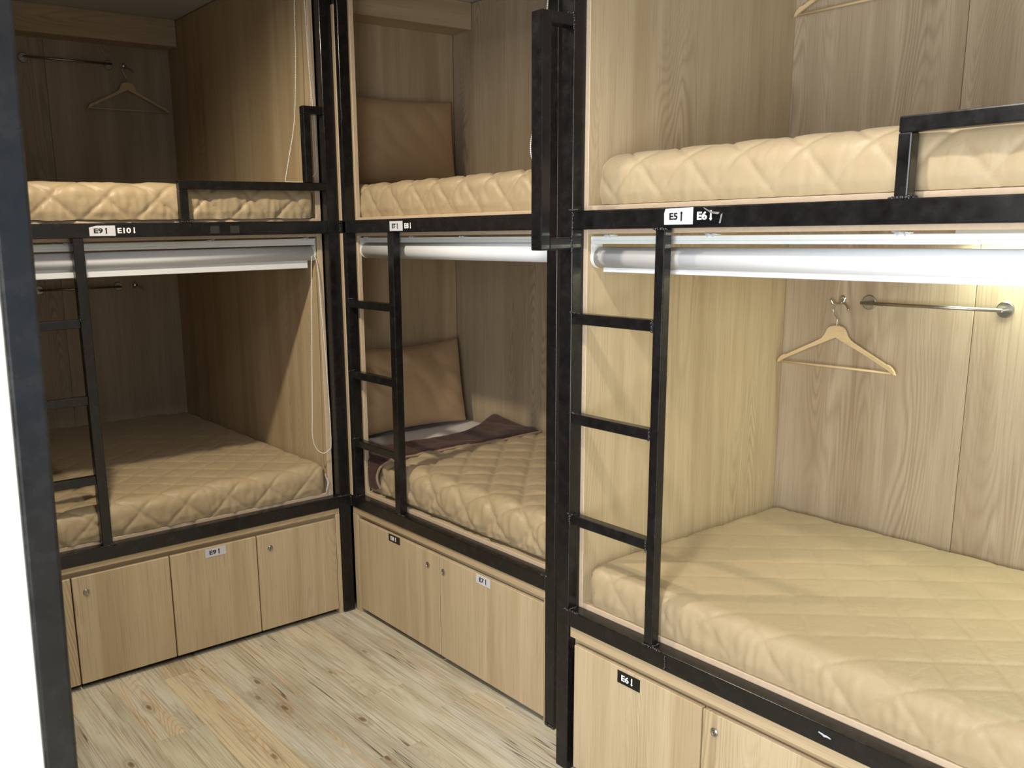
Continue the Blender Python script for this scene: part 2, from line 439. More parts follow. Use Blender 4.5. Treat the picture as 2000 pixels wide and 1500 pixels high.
sticker(B1, (-1.028, -0.0005, 1.705), (1, 0, 0), 0.092, 0.036, 'E9', True, False, shape=[(0, 0), (0.092, 0), (0.092, 0.036), (0.025, 0.036), (0, 0.030)], tx=0.17, squeeze=1.45)
sticker(B1, (-0.936, -0.0005, 1.705), (1, 0, 0), 0.092, 0.036, 'E10', False, True, tx=0.08, th=0.55, squeeze=1.3)
for xa in (-0.575, -0.493):
    t_ = box('tape_patch', (xa, xa + 0.038, -0.0008, 0.0, 1.707, 1.735), plain('dark_tape_residue', srgb(44, 45, 43), 0.6, noise=(80, 0.2)), B1, bev=0)
welds(B1, [((-1.088, 0.001, 1.412), (0, 0, 1), 0.02), ((-1.086, 0.0, 0.551), (1, 0, 0), 0.05), ((-1.05, 0.0, 0.553), (1, 0, 0), 0.02),
           ((-0.056, 0.0, 2.19), (0, 0, 1), 0.03), ((-0.056, 0.0, 0.553), (1, 0, 0), 0.02), ((-0.03, -0.001, 0.551), (1, 0, 0), 0.05), ((-0.03, -0.001, 0.006), (1, 0, 0), 0.05),
           ((-0.67, 0.0, 1.751), (1, 0, 0), 0.04), ((0.0, -0.002, 0.525), (0, 0, 1), 0.05), ((0.0, -0.002, 1.725), (0, 0, 1), 0.05)], 1)

# ------------------------------------------------------------------ bunk on the right of the corner (E7 / E8)
B2 = thing('bunk_bed', 'black steel bunk in the far right corner, labelled E7 and E8, with pillows inside', 'bunk bed', (0.5, -0.6, 0.0), 'built-in bunk beds')
tube('post', (0.0, 0.048, -0.047, -0.0195, 0.551, 2.78), B2)
tube('post', (0.0, 0.048, -1.320, -1.273, 0, 2.78), B2)
tube('rail', (0.0, 0.048, -1.273, -0.002, 0.498, 0.551), B2)
tube('rail', (0.0, 0.048, -1.273, -0.002, 1.698, 1.750), B2)
tube('rail', (0.0, 0.048, -1.273, -0.002, 2.725, 2.775), B2)
tube('ladder_stile', (0.001, 0.036, -0.398, -0.360, 0.551, 1.698), B2)
for z in (1.420, 1.115, 0.812):
    tube('rung', (0.003, 0.034, -0.360, -0.047, z - 0.032, z), B2, 0.003)
box('side_panel', (0.050, 0.070, -0.056, 0.49, 0.545, 2.79), [WOOD, EDGE], B2, front=FY)
box('end_panel', (0.050, 0.99, 0.49, 0.51, 0.545, 2.79), WOOD, B2)
box('end_panel', (0.048, 0.99, -1.320, -1.296, 0.545, 2.79), [WOOD, EDGE], B2, front=FX)
for ya, yb in ((-1.296, -0.42), (-0.419, 0.49)):
    box('back_panel', (0.99, 1.01, ya, yb, 0.545, 1.70), WOOD_BACK, B2)
    box('back_panel', (0.99, 1.01, ya, yb, 1.745, 2.79), WOOD_BACK, B2)
box('bed_base', (0.048, 0.99, -1.296, -0.0565, 0.540, 0.5645), [WOOD_H, EDGE], B2, front=FX)
box('bed_base', (0.071, 0.99, -0.056, 0.49, 0.540, 0.5645), WOOD_H, B2)
box('bed_base', (0.048, 0.99, -1.296, -0.0565, 1.738, 1.7615), [WOOD_H, EDGE], B2, front=FX)
box('bed_base', (0.071, 0.99, -0.056, 0.49, 1.738, 1.7615), WOOD_H, B2)
box('soffit_board', (0.048, 0.99, -1.296, -0.0565, 1.686, 1.704), [WOOD_H, EDGE], B2, front=FX)
box('soffit_board', (0.071, 0.99, -0.056, 0.49, 1.686, 1.704), WOOD_H, B2)
sticker(B2, (-0.0005, -0.384, 1.704), (0, -1, 0), 0.090, 0.037, 'E7', True, False, tx=0.18, th=0.48, squeeze=1.15)
sticker(B2, (-0.0005, -0.474, 1.704), (0, -1, 0), 0.088, 0.037, 'E8', False, True, tx=0.14, th=0.54, squeeze=1.15)
welds(B2, [((0.002, -0.40, 0.552), (0, 1, 0), 0.05), ((0.015, -0.045, 1.424), (1, 0, 0), 0.03), ((0.01, -0.047, 1.117), (1, 0, 0), 0.03),
           ((0.01, -0.047, 0.815), (1, 0, 0), 0.03), ((0.0, -1.27, 0.553), (0, 1, 0), 0.03), ((-0.001, -1.30, 0.01), (0, 1, 0), 0.04), ((0.02, -0.05, 0.552), (1, 0, 0), 0.03)], 2)
box('filler_board', (0.03, 0.05, -1.470, -1.320, 0, 2.79), WOOD, B2)

# ------------------------------------------------------------------ near bunk on the right (E5 / E6)
B3 = thing('bunk_bed', 'black steel bunk filling the right side, nearest the viewer, labelled E5 and E6', 'bunk bed', (0.4, -2.4, 0.0), 'built-in bunk beds')
XF = -0.1325
tube('post', (XF, XF + 0.048, -1.520, -1.470, 0, 2.78), B3)
tube('post', (XF, XF + 0.048, -3.360, -3.310, 0, 2.78), B3)
tube('rail', (XF, XF + 0.048, -3.310, -1.520, 0.498, 0.551), B3)
tube('rail', (XF, XF + 0.048, -3.310, -1.520, 1.698, 1.750), B3)
tube('rail', (XF, XF + 0.048, -3.310, -1.520, 2.725, 2.775), B3)
tube('ladder_stile', (XF + 0.001, XF + 0.031, -1.850, -1.820, 0.551, 1.698), B3)
for z in (1.463, 1.169, 0.858):
    tube('rung', (XF + 0.002, XF + 0.032, -1.820, -1.520, z - 0.031, z), B3, 0.003)
boxes('guard_rail', [(XF + 0.001, XF + 0.033, -2.461, -2.433, 1.750, 1.877), (XF + 0.001, XF + 0.033, -3.310, -2.433, 1.877, 1.909)], BLACK, B3)
boxes('grab_handle', [(-0.251, -0.217, -1.520, -1.478, 1.643, 2.268), (-0.217, XF, -1.520, -1.485, 1.643, 1.677), (-0.217, XF, -1.520, -1.485, 2.237, 2.268)], BLACK, B3)
box('end_panel', (XF + 0.048, 0.928, -1.533, -1.512, 0.545, 2.79), [WOOD, EDGE], B3, front=FX)
box('end_panel', (XF + 0.048, 0.928, -3.340, -3.318, 0.545, 2.79), [WOOD, EDGE], B3, front=FX)
box('back_panel', (0.905, 0.925, -2.165, -1.533, 0.545, 1.70), WOOD_BACK, B3)
box('back_panel', (0.905, 0.925, -3.318, -2.1665, 0.545, 1.70), WOOD_BACK, B3)
box('back_panel', (0.868, 0.888, -2.085, -1.533, 1.764, 2.79), WOOD_BACK, B3)
box('back_panel', (0.868, 0.888, -3.318, -2.0865, 1.764, 2.79), WOOD_BACK, B3)
box('bed_base', (XF + 0.048, 0.928, -3.318, -1.533, 0.540, 0.5660), [WOOD_H, EDGE], B3, front=FX)
box('bed_base', (XF + 0.048, 0.928, -3.318, -1.533, 1.738, 1.7635), [WOOD_H, EDGE], B3, front=FX)
box('soffit_board', (XF + 0.048, 0.928, -3.318, -1.533, 1.686, 1.704), [WOOD_H, EDGE], B3, front=FX)
sticker(B3, (XF - 0.0005, -1.849, 1.707), (0, -1, 0), 0.090, 0.040, 'E5', True, False, tx=0.19, th=0.44,
        shape=[(0.001, 0), (0.09, 0), (0.09, 0.041), (0.004, 0.039), (0.0, 0.028)])
s6 = sticker(B3, (XF - 0.0005, -1.939, 1.707), (0, -1, 0), 0.088, 0.040, 'E6', False, True, tx=0.14, th=0.5,
             shape=[(0, 0), (0.080, 0.001), (0.086, 0.022), (0.058, 0.027), (0.030, 0.040), (0, 0.041)])
bm = bmesh.new()   # the peeling corner of the E6 label
for pts in ([(0.030, 0.040, 0.001), (0.058, 0.029, 0.004), (0.084, 0.027, 0.008), (0.080, 0.022, 0.009), (0.056, 0.025, 0.005), (0.034, 0.036, 0.002)],
            [(0.086, 0.022, 0.006), (0.089, 0.024, 0.004), (0.083, 0.001, 0.002), (0.080, 0.001, 0.004)]):
    bm.faces.new([bm.verts.new(Vector((XF - 0.001 - n, -1.939 - a, 1.707 + b))) for a, b, n in pts])
r_ = bmesh.ops.solidify(bm, geom=bm.faces[:], thickness=0.0006)
pc = put('peeled_corner', mesh_bm('peeled_corner', bm), plain('peeled_label_back', srgb(190, 184, 180), 0.3, noise=(90, 0.3)), B3)
pc['label'] = 'curled grey corner of the black E6 label'
welds(B3, [((XF, -1.524, 1.465), (0, 1, 0), 0.02), ((XF + 0.01, -1.522, 1.45), (0, 0, 1), 0.03), ((XF, -1.818, 1.447), (0, 0, 1), 0.03),
           ((XF, -1.524, 1.171), (0, 1, 0), 0.02), ((XF, -1.818, 1.155), (0, 0, 1), 0.03), ((XF, -1.524, 0.86), (0, 1, 0), 0.02), ((XF, -1.522, 0.84), (0, 0, 1), 0.04),
           ((XF, -1.818, 0.84), (0, 0, 1), 0.03), ((XF - 0.001, -1.535, 0.552), (0, 1, 0), 0.06), ((XF + 0.012, -1.524, 0.553), (1, 0, 0), 0.04), ((XF - 0.001, -1.85, 0.552), (0, 1, 0), 0.07),
           ((XF + 0.01, -1.852, 0.553), (1, 0, 0), 0.03), ((XF - 0.001, -1.90, 0.525), (0, 0, 1), 0.04), ((XF - 0.001, -1.522, 1.72), (0, 0, 1), 0.05), ((XF, -1.522, 1.752), (0, 1, 0), 0.03),
           ((XF - 0.002, -1.52, 1.66), (0, 0, 1), 0.04), ((XF - 0.002, -1.52, 2.25), (0, 0, 1), 0.04), ((XF - 0.006, -1.515, 2.27), (1, 0, 0), 0.03),
           ((XF, -2.445, 1.751), (0, 1, 0), 0.04), ((XF + 0.02, -2.462, 1.752), (1, 0, 0), 0.03), ((XF, -1.834, 1.697), (0, 1, 0), 0.04)], 3)

# ------------------------------------------------------------------ end of a further bunk at the left edge, close to the viewer
B4 = thing('bunk_bed', 'near bunk end at the left picture edge, bluish black post beside a pale panel', 'bunk bed', (-2.2, -1.6, 0.0), 'built-in bunk beds')
bm = bmesh.new(); bm_box(bm, -0.048, 0.0, -2.047, -2.0, 0, 2.78, bev=0.006, seg=3)
for v in bm.verts: v.co.x += -1.716 + 0.0215 * v.co.z
put('post', mesh_bm('post', bm), BLACK, B4)
tube('post', (-2.79, -2.74, -2.047, -2.0, 0, 2.78), B4)
tube('rail', (-1.735, -1.69, -2.0, -0.06, 0.498, 0.551), B4)
tube('rail', (-1.735, -1.69, -2.0, -0.06, 1.698, 1.750), B4)
box('end_panel', (-2.74, -1.728, -2.038, -2.016, 0.0, 2.79), oak('pale_end_panel', srgb(228, 221, 210), srgb(222, 214, 202), srgb(208, 198, 184), cath=0.15), B4)
box('bed_base', (-2.78, -1.74, -2.0, -0.06, 0.54, 0.5645), [WOOD_H, EDGE], B4, front=(1, 0, 0))
box('bed_base', (-2.78, -1.74, -2.0, -0.06, 1.738, 1.7615), [WOOD_H, EDGE], B4, front=(1, 0, 0))
box('back_panel', (-2.795, -2.78, -2.0, -0.06, 0.0, 2.79), WOOD_BACK, B4)

# ------------------------------------------------------------------ storage lockers under the beds
def lock(door, p, n):
    n = Vector(n); p = Vector(p); bm = bmesh.new()
    t1 = Vector((0, 0, 1)); t2 = n.cross(t1)
    prof = [(0.0, 0.012), (0.003, 0.0118), (0.0045, 0.0100), (0.0045, 0.0078), (0.0025, 0.0068), (0.0035, 0.0055), (0.0035, 0.0)]
    rings = []
    for d, r in prof:
        if r == 0: rings.append([bm.verts.new(p + n * d)]); continue
        rings.append([bm.verts.new(p + n * d + (t1 * math.cos(a) + t2 * math.sin(a)) * r) for a in [2 * math.pi * k / 24 for k in range(24)]])
    for a, b in zip(rings, rings[1:]):
        for k in range(24):
            if len(b) == 1: bm.faces.new((a[k], a[(k + 1) % 24], b[0]))
            else: bm.faces.new((a[k], a[(k + 1) % 24], b[(k + 1) % 24], b[k]))
    bmesh.ops.recalc_face_normals(bm, faces=bm.faces)
    nf = len(bm.faces)
    c = p + n * 0.0037
    sl = [c + t1 * a + t2 * b for a, b in ((-0.004, -0.0009), (-0.004, 0.0009), (0.004, 0.0009), (0.004, -0.0009))]
    f = bm.faces.new([bm.verts.new(q) for q in sl]); f.material_index = 1
    put('lock', mesh_bm('lock', bm), [STEEL, DARK], door)

def cabinet(label, loc, horiz, f, span, doors, ztop, zf, locks, depth, sides):
    """horiz 'x' or 'y': axis along the front; f = coordinate of the door face; depth grows away from the viewer"""
    T = thing('storage_cabinet', label, 'cabinet', loc, 'lockers under the bunks')
    def B(name, a0, a1, d0, d1, z0, z1, m, **k):
        a0, a1 = min(a0, a1), max(a0, a1)
        b = (a0, a1, f + d0, f + d1, z0, z1) if horiz == 'x' else (f + d0, f + d1, a0, a1, z0, z1)
        return box(name, b, m, T, **k)
    fr = FY if horiz == 'x' else FX
    B('fascia', span[0], span[1], 0.002, 0.022, zf, 0.497, [WOOD_HX if horiz == 'x' else WOOD_H, EDGE])
    B('finger_recess', span[0], span[1], 0.024, 0.036, zf - 0.05, zf + 0.004, WOOD_HX if horiz == 'x' else WOOD_H)
    B('carcass', span[0], span[1], 0.037, depth, 0.015, 0.497, DARK)
    B('plinth', span[0], span[1], 0.034, 0.0365, 0.0, 0.40, DARK)
    for a0, a1 in sides: B('side_panel', a0, a1, 0.001, 0.034, 0.0, zf - 0.001, [WOOD_DOOR, EDGE])
    n = Vector(fr)
    for a0, a1 in doors:
        a0, a1 = min(a0, a1), max(a0, a1)
        d = B('door', a0 + 0.0015, a1 - 0.0015, 0.0, 0.018, 0.024, ztop, [WOOD_DOOR, EDGE], bev=0.002)
        for p in locks:
            if a0 < p < a1:
                lock(d, (p, f, 0.389) if horiz == 'x' else (f, p, 0.389), n)
    return T

K1 = cabinet('oak lockers under the left bunk, with label E9 on the middle door', (-0.7, 0.02, 0), 'x', 0.004, (-1.379, -0.058),
             [(-1.379, -1.216), (-1.214, -0.839), (-0.837, -0.464), (-0.462, -0.080)], 0.453, 0.473, (-1.164, -0.403), 1.6, [(-0.079, -0.058)])
sticker(K1, (-0.691, 0.0035, 0.411), (1, 0, 0), 0.089, 0.037, 'E9', True, False, tx=0.2, th=0.5, squeeze=1.3)
K2 = cabinet('oak lockers under the corner bunk, two doors labelled E8 and E7', (0.1, -0.65, 0), 'y', 0.004, (-1.271, -0.006),
             [(-0.660, -0.047), (-1.262, -0.662)], 0.447, 0.467, (-0.584, -0.688), 0.9, [(-0.046, -0.006), (-1.271, -1.263)])
sticker(K2, (0.0035, -0.299, 0.4145), (0, -1, 0), 0.085, 0.0325, 'E8', False, True, tx=0.19, th=0.55)
sticker(K2, (0.0035, -0.895, 0.4105), (0, -1, 0), 0.083, 0.036, 'E7', True, False, tx=0.22, th=0.5)
K3 = cabinet('pale oak lockers under the near right bunk, first door labelled E6', (0.1, -2.4, 0), 'y', XF + 0.006, (-3.309, -1.522),
             [(-2.024, -1.541), (-2.52, -2.026), (-3.0, -2.522), (-3.309, -3.002)], 0.441, 0.461, (-2.067,), 0.95, [])
sticker(K3, (XF + 0.0055, -1.723, 0.3925), (0, -1, 0), 0.086, 0.039, 'E6', False, True, tx=0.18, th=0.5)

# ------------------------------------------------------------------ soft things
def wav(s, t, seed, f0, n=7, spread=1.0, ang=None):
    q = np.random.RandomState(seed); out = np.zeros_like(s)
    for k in range(n):
        a = q.uniform(0, math.pi) if ang is None else ang + q.normal(0, spread)
        f = f0 * q.uniform(0.6, 1.8)
        out += np.sin((s * math.cos(a) + t * math.sin(a)) * f * 2 * math.pi + q.uniform(0, 6.28) + 1.2 * np.sin((s * math.sin(a) - t * math.cos(a)) * f * 2.2 + k)) / n ** 0.5
    return out

def rounded(name, b, r, step, front, period, amp, wr, seed, mats, parent=None, label=None, cat=None, group=None, loc=None, extra=None, crease=0.05, faces='all', shear=1.1, line=1.0, gather=0.0, open_sides=()):
    x0, x1, y0, y1, z0, z1 = b
    n = [max(2, int(round((q1 - q0) / step))) for q0, q1 in ((x0, x1), (y0, y1), (z0, z1))]
    nx, ny, nz = n; idx = {}; L = []
    def vid(i, j, k):
        key = (i, j, k)
        if key not in idx: idx[key] = len(L); L.append(key)
        return idx[key]
    F = []
    for i in range(nx):
        for j in range(ny):
            F.append((vid(i, j, nz), vid(i + 1, j, nz), vid(i + 1, j + 1, nz), vid(i, j + 1, nz)))
    for k in range(nz):
        for i in range(nx):
            if 'y0' not in open_sides: F.append((vid(i, 0, k), vid(i + 1, 0, k), vid(i + 1, 0, k + 1), vid(i, 0, k + 1)))
            if 'y1' not in open_sides: F.append((vid(i + 1, ny, k), vid(i, ny, k), vid(i, ny, k + 1), vid(i + 1, ny, k + 1)))
        for j in range(ny):
            F.append((vid(0, j + 1, k), vid(0, j, k), vid(0, j, k + 1), vid(0, j + 1, k + 1)))
            F.append((vid(nx, j, k), vid(nx, j + 1, k), vid(nx, j + 1, k + 1), vid(nx, j, k + 1)))
    A = np.array(L, float)
    lo = np.array([x0, y0, z0]); hi = np.array([x1, y1, z1])
    P = lo + (hi - lo) * A / np.array([nx, ny, nz])
    drop = z1 - P[:, 2]
    s = P[:, 0].copy(); t = P[:, 1].copy()
    e = 1e-6
    s = np.where(np.abs(P[:, 0] - x1) < e, s + drop, s); s = np.where(np.abs(P[:, 0] - x0) < e, s - drop, s)
    t = np.where(np.abs(P[:, 1] - y1) < e, t + drop, t); t = np.where(np.abs(P[:, 1] - y0) < e, t - drop, t)
    rr = np.array([r, r, r])
    Q = np.clip(P, lo + rr, hi - rr); Q[:, 2] = np.clip(P[:, 2], z0 + r * 0.3, z1 - r)
    D = P - Q; dl = np.linalg.norm(D, axis=1, keepdims=True); dl[dl < 1e-9] = 1
    N = D / dl
    R = np.where((P[:, 2:3] < z0 + r * 0.3), r * 0.8 + 0.2 * r, r)
    B = Q + N * R
    B[:, 2] = np.where(P[:, 2] < z0 + r * 0.3, np.maximum(z0, B[:, 2]), B[:, 2])
    ang = 0.3 * wav(s, t, seed + 9, 0.9) * 0.06
    a = (s + t * shear) / period + ang; c = (s - t * shear) / period - ang
    da = np.abs(a - np.round(a)); dc = np.abs(c - np.round(c))
    puff = (1 - line * np.exp(-(da / crease) ** 1.2)) * (1 - line * np.exp(-(dc / crease) ** 1.2))
    puff = puff * (0.55 + 0.45 * np.abs(np.sin(math.pi * a) * np.sin(math.pi * c)) ** 0.5)
    hgt = np.clip((P[:, 2] - z0) / 0.025, 0.45, 1) * amp * puff + wr * 0.45 * wav(s, t, seed, 4.0) + wr * 0.35 * np.abs(wav(s, t, seed + 3, 9.0)) * (0.4 + puff)
    if gather:
        lng = s if front == 'y' else t
        hgt += gather * np.clip(drop / 0.06, 0, 1) * np.abs(wav(lng, drop * 0.35, seed + 5, 14.0))
    # keep the back and the ends flat against the boards
    hgt = np.where(N[:, 2] > 0.35, hgt, hgt * np.where((N[:, 1] > 0.5) | (np.abs(N[:, 0]) > 0.5 if front == 'y' else (N[:, 0] > 0.5) | (N[:, 1] < -0.5)), 0.15, 1.0))
    G = B + N * hgt[:, None]
    if extra is not None: G = extra(G, s, t, N)
    me = bpy.data.meshes.new(name); me.from_pydata(G.tolist(), [], F); me.validate()
    if label:
        o = put(name, me, mats, None, True, loc=loc); tag(o, label, cat, group)
    else: o = put(name, me, mats, parent, True)
    return o

G_M = 'quilted bunk mattresses'
m1 = rounded('mattress', (-1.370, -0.090, 0.050, 1.690, 0.5665, 0.690), 0.042, 0.007, 'y', 0.185, 0.0085, 0.0032, 1, BEIGE, label='tan quilted mattress in the lower left bunk, front edge in light', cat='mattress', group=G_M, loc=(-0.7, 0.8, 0.5665), gather=0.003, crease=0.030)
m2 = rounded('mattress', (-1.370, -0.090, 0.044, 1.572, 1.7635, 1.886), 0.038, 0.007, 'y', 0.190, 0.011, 0.0035, 2, BEIGE, label='tan quilted mattress in the upper left bunk behind the low guard rail', cat='mattress', group=G_M, loc=(-0.7, 0.8, 1.7635), gather=0.004, crease=0.032)
m3 = rounded('mattress', (0.082, 0.982, -1.286, 0.482, 0.5665, 0.684), 0.040, 0.018, 'x', 0.185, 0.003, 0.002, 3, BEIGE, label='mattress of the lower corner bunk, mostly hidden under the turned-down quilt', cat='mattress', group=G_M, loc=(0.5, -0.4, 0.5665))
m4 = rounded('mattress', (0.084, 0.982, -1.288, 0.482, 1.7635, 1.888), 0.038, 0.007, 'x', 0.180, 0.011, 0.003, 4, BEIGE, label='tan quilted mattress in the upper corner bunk below the leaning pillow', cat='mattress', group=G_M, loc=(0.5, -0.4, 1.7635), gather=0.003, crease=0.032)
m5 = rounded('mattress', (-0.076, 0.900, -3.312, -1.541, 0.5680, 0.690), 0.045, 0.007, 'x', 0.190, 0.0050, 0.0014, 5, BEIGE, label='large pale quilted mattress in the lower right bunk, nearest the viewer', cat='mattress', group=G_M, loc=(0.4, -2.4, 0.568), gather=0.0032, crease=0.028)
m6 = rounded('mattress', (-0.072, 0.862, -3.312, -1.541, 1.7655, 1.896), 0.055, 0.007, 'x', 0.178, 0.0075, 0.0010, 6, BEIGE, label='pale quilted mattress in the upper right bunk behind the bent guard rail', cat='mattress', group=G_M, loc=(0.4, -2.4, 1.7655), gather=0.0012, crease=0.028)

# white underside of the cover peeping out at the end of the lower left mattress
bm = bmesh.new(); rows = []
for k in range(13):
    u = k / 12; z = 0.5675 + 0.088 * u
    wd = 0.004 + 0.010 * math.sin(math.pi * u) * (0.6 + 0.4 * math.sin(5 * u))
    yy = 0.046 + 0.004 * math.sin(9 * u)
    xs = -0.099 + 0.012 * math.sin(math.pi * min(1, u * 1.1)) * 0.6
    rows.append([bm.verts.new((xs + wd * q, yy - 0.006 * math.sin(math.pi * q), z)) for q in (0, 0.5, 1, 1.6)])
for a, b in zip(rows, rows[1:]):
    for k in range(3): bm.faces.new((a[k], a[k + 1], b[k + 1], b[k]))
bmesh.ops.solidify(bm, geom=bm.faces[:], thickness=0.0015)
bmesh.ops.recalc_face_normals(bm, faces=bm.faces)
o = put('cover_edge', mesh_bm('cover_edge', bm), SHEET, m1, True); o['label'] = 'white underside of the mattress cover'

# sheet, turned-down quilt and pillows of the corner bunk
def sheet_x(G, s, t, N):
    return G
sh = rounded('bed_sheet', (0.080, 0.984, -0.30, 0.484, 0.6900, 0.6960), 0.0029, 0.02, 'x', 0.5, 0.0, 0.0012, 8, SHEET, label='white bed sheet showing between pillow and quilt in the lower corner bunk', cat='sheet', loc=(0.5, 0.1, 0.69))

QT = thing('quilt', 'beige quilt turned down to its dark brown lining in the lower corner bunk', 'quilt', (0.5, -0.7, 0.60))
rounded('quilt_top', (0.060, 0.984, -1.288, -0.150, 0.590, 0.722), 0.050, 0.009, 'x', 0.190, 0.014, 0.0045, 11, BEIGE, QT, open_sides=('y1',), gather=0.005, crease=0.05, shear=1.0)
def fold_bump(G, s, t, N):
    x, y = G[:, 0], G[:, 1]
    up = np.clip(N[:, 2], 0, 1)
    bump = 0.045 * np.exp(-((x - 0.95) / 0.20) ** 2 - ((y - 0.06) / 0.11) ** 2) + 0.010 * np.exp(-((x - 0.45) / 0.25) ** 2 - ((y + 0.02) / 0.05) ** 2)
    G[:, 2] += bump * up
    # the back edge of the fold wanders towards the wall on the far side
    w_ = np.clip((y + 0.19) / 0.20, 0, 1)
    G[:, 1] += w_ * (0.035 * np.sin(x * 7.0 + 0.4) * 0.5 + 0.15 * np.clip((x - 0.55) / 0.4, 0, 1) ** 1.3)
    G[:, 1] += (1 - w_) * (0.012 * np.sin(x * 6.5)) + (1 - w_) * 0.05 * np.clip((0.725 - G[:, 2]) / 0.06, 0, 1) * np.clip((0.12 - x) / 0.05, 0, 1)
    k = np.clip((y + 0.075) / 0.015, 0, 1)
    G[:, 0] = np.where(k > 0, np.maximum(G[:, 0], G[:, 0] * (1 - k) + k * np.maximum(0.0735, G[:, 0])), G[:, 0])
    return G
rounded('quilt_lining', (0.052, 0.984, -0.205, 0.010, 0.592, 0.738), 0.032, 0.009, 'x', 0.4, 0.004, 0.003, 12, BROWN, QT, extra=fold_bump, open_sides=('y0', 'y1'))
bm = bmesh.new()
pp = [(0.060, -0.160, 0.598), (0.047, -0.156, 0.635), (0.047, -0.158, 0.67), (0.053, -0.182, 0.708), (0.076, -0.212, 0.7335)]
for k in range(1, 25):
    xx = 0.085 + (0.955 - 0.085) * k / 24
    pp.append((xx, -0.2165 + 0.012 * math.sin(xx * 6.5) + 0.002 * math.sin(xx * 21), 0.7345 + 0.002 * math.sin(xx * 17)))
tube_bm(bm, smooth_path(pp, 4), 0.0062, 8)
o = put('piping', mesh_bm('piping', bm), PIPE, QT, True); o['label'] = 'taupe piped edge of the quilt'

def pillow(name, w_, h_, th, seed, label, loc, tilt, rz=0.0):
    n = 56; V = []; F = []
    u = np.linspace(-1, 1, n)
    U, Vv = np.meshgrid(u, u, indexing='ij')
    prof = (np.clip(1 - np.abs(U) ** 3.2, 0, 1) * np.clip(1 - np.abs(Vv) ** 3.2, 0, 1)) ** 0.5
    pin = 1 - 0.055 * (np.abs(U) ** 2) * (1 - Vv ** 2) * 0.0
    X = U * w_ / 2 * (1 - 0.06 * (1 - Vv ** 2) * np.abs(U) ** 6); Z = Vv * h_ / 2 * (1 - 0.08 * (1 - U ** 2) * np.abs(Vv) ** 6)
    wr = wav(X, Z, seed, 1.6) * 0.006 + np.abs(wav(X, Z, seed + 2, 3.6, ang=0.8, spread=0.22)) * 0.008 * prof
    Yf = -th / 2 * prof * (1 + 0.0 * U) - wr * prof; Yb = th / 2 * prof * 0.9
    pts = []
    for Y in (Yf, Yb): pts.append(np.stack([X, Y, Z], -1).reshape(-1, 3))
    P = np.concatenate(pts)
    for i in range(n - 1):
        for j in range(n - 1):
            a = i * n + j; F.append((a, a + n, a + n + 1, a + 1)); a += n * n; F.append((a, a + 1, a + n + 1, a + n))
    me = bpy.data.meshes.new(name); me.from_pydata(P.tolist(), [], F)
    bm = bmesh.new(); bm.from_mesh(me); bmesh.ops.remove_doubles(bm, verts=bm.verts, dist=0.0004); bmesh.ops.recalc_face_normals(bm, faces=bm.faces); bm.to_mesh(me); bm.free()
    me.transform(Matrix.Translation(Vector((0, 0, h_ / 2))))
    o = put(name, me, TAN, None, True); o.location = loc; o.rotation_euler = (tilt, 0, rz)
    return tag(o, label, 'pillow', 'tan pillows in the corner bunk')
pillow('pillow', 0.70, 0.44, 0.16, 21, 'tan pillow leaning on the far wall of the lower corner bunk', (0.575, 0.335, 0.708), -0.15)
pillow('pillow', 0.72, 0.43, 0.12, 33, 'tan pillow standing against the far wall of the upper corner bunk', (0.565, 0.385, 1.906), -0.09)

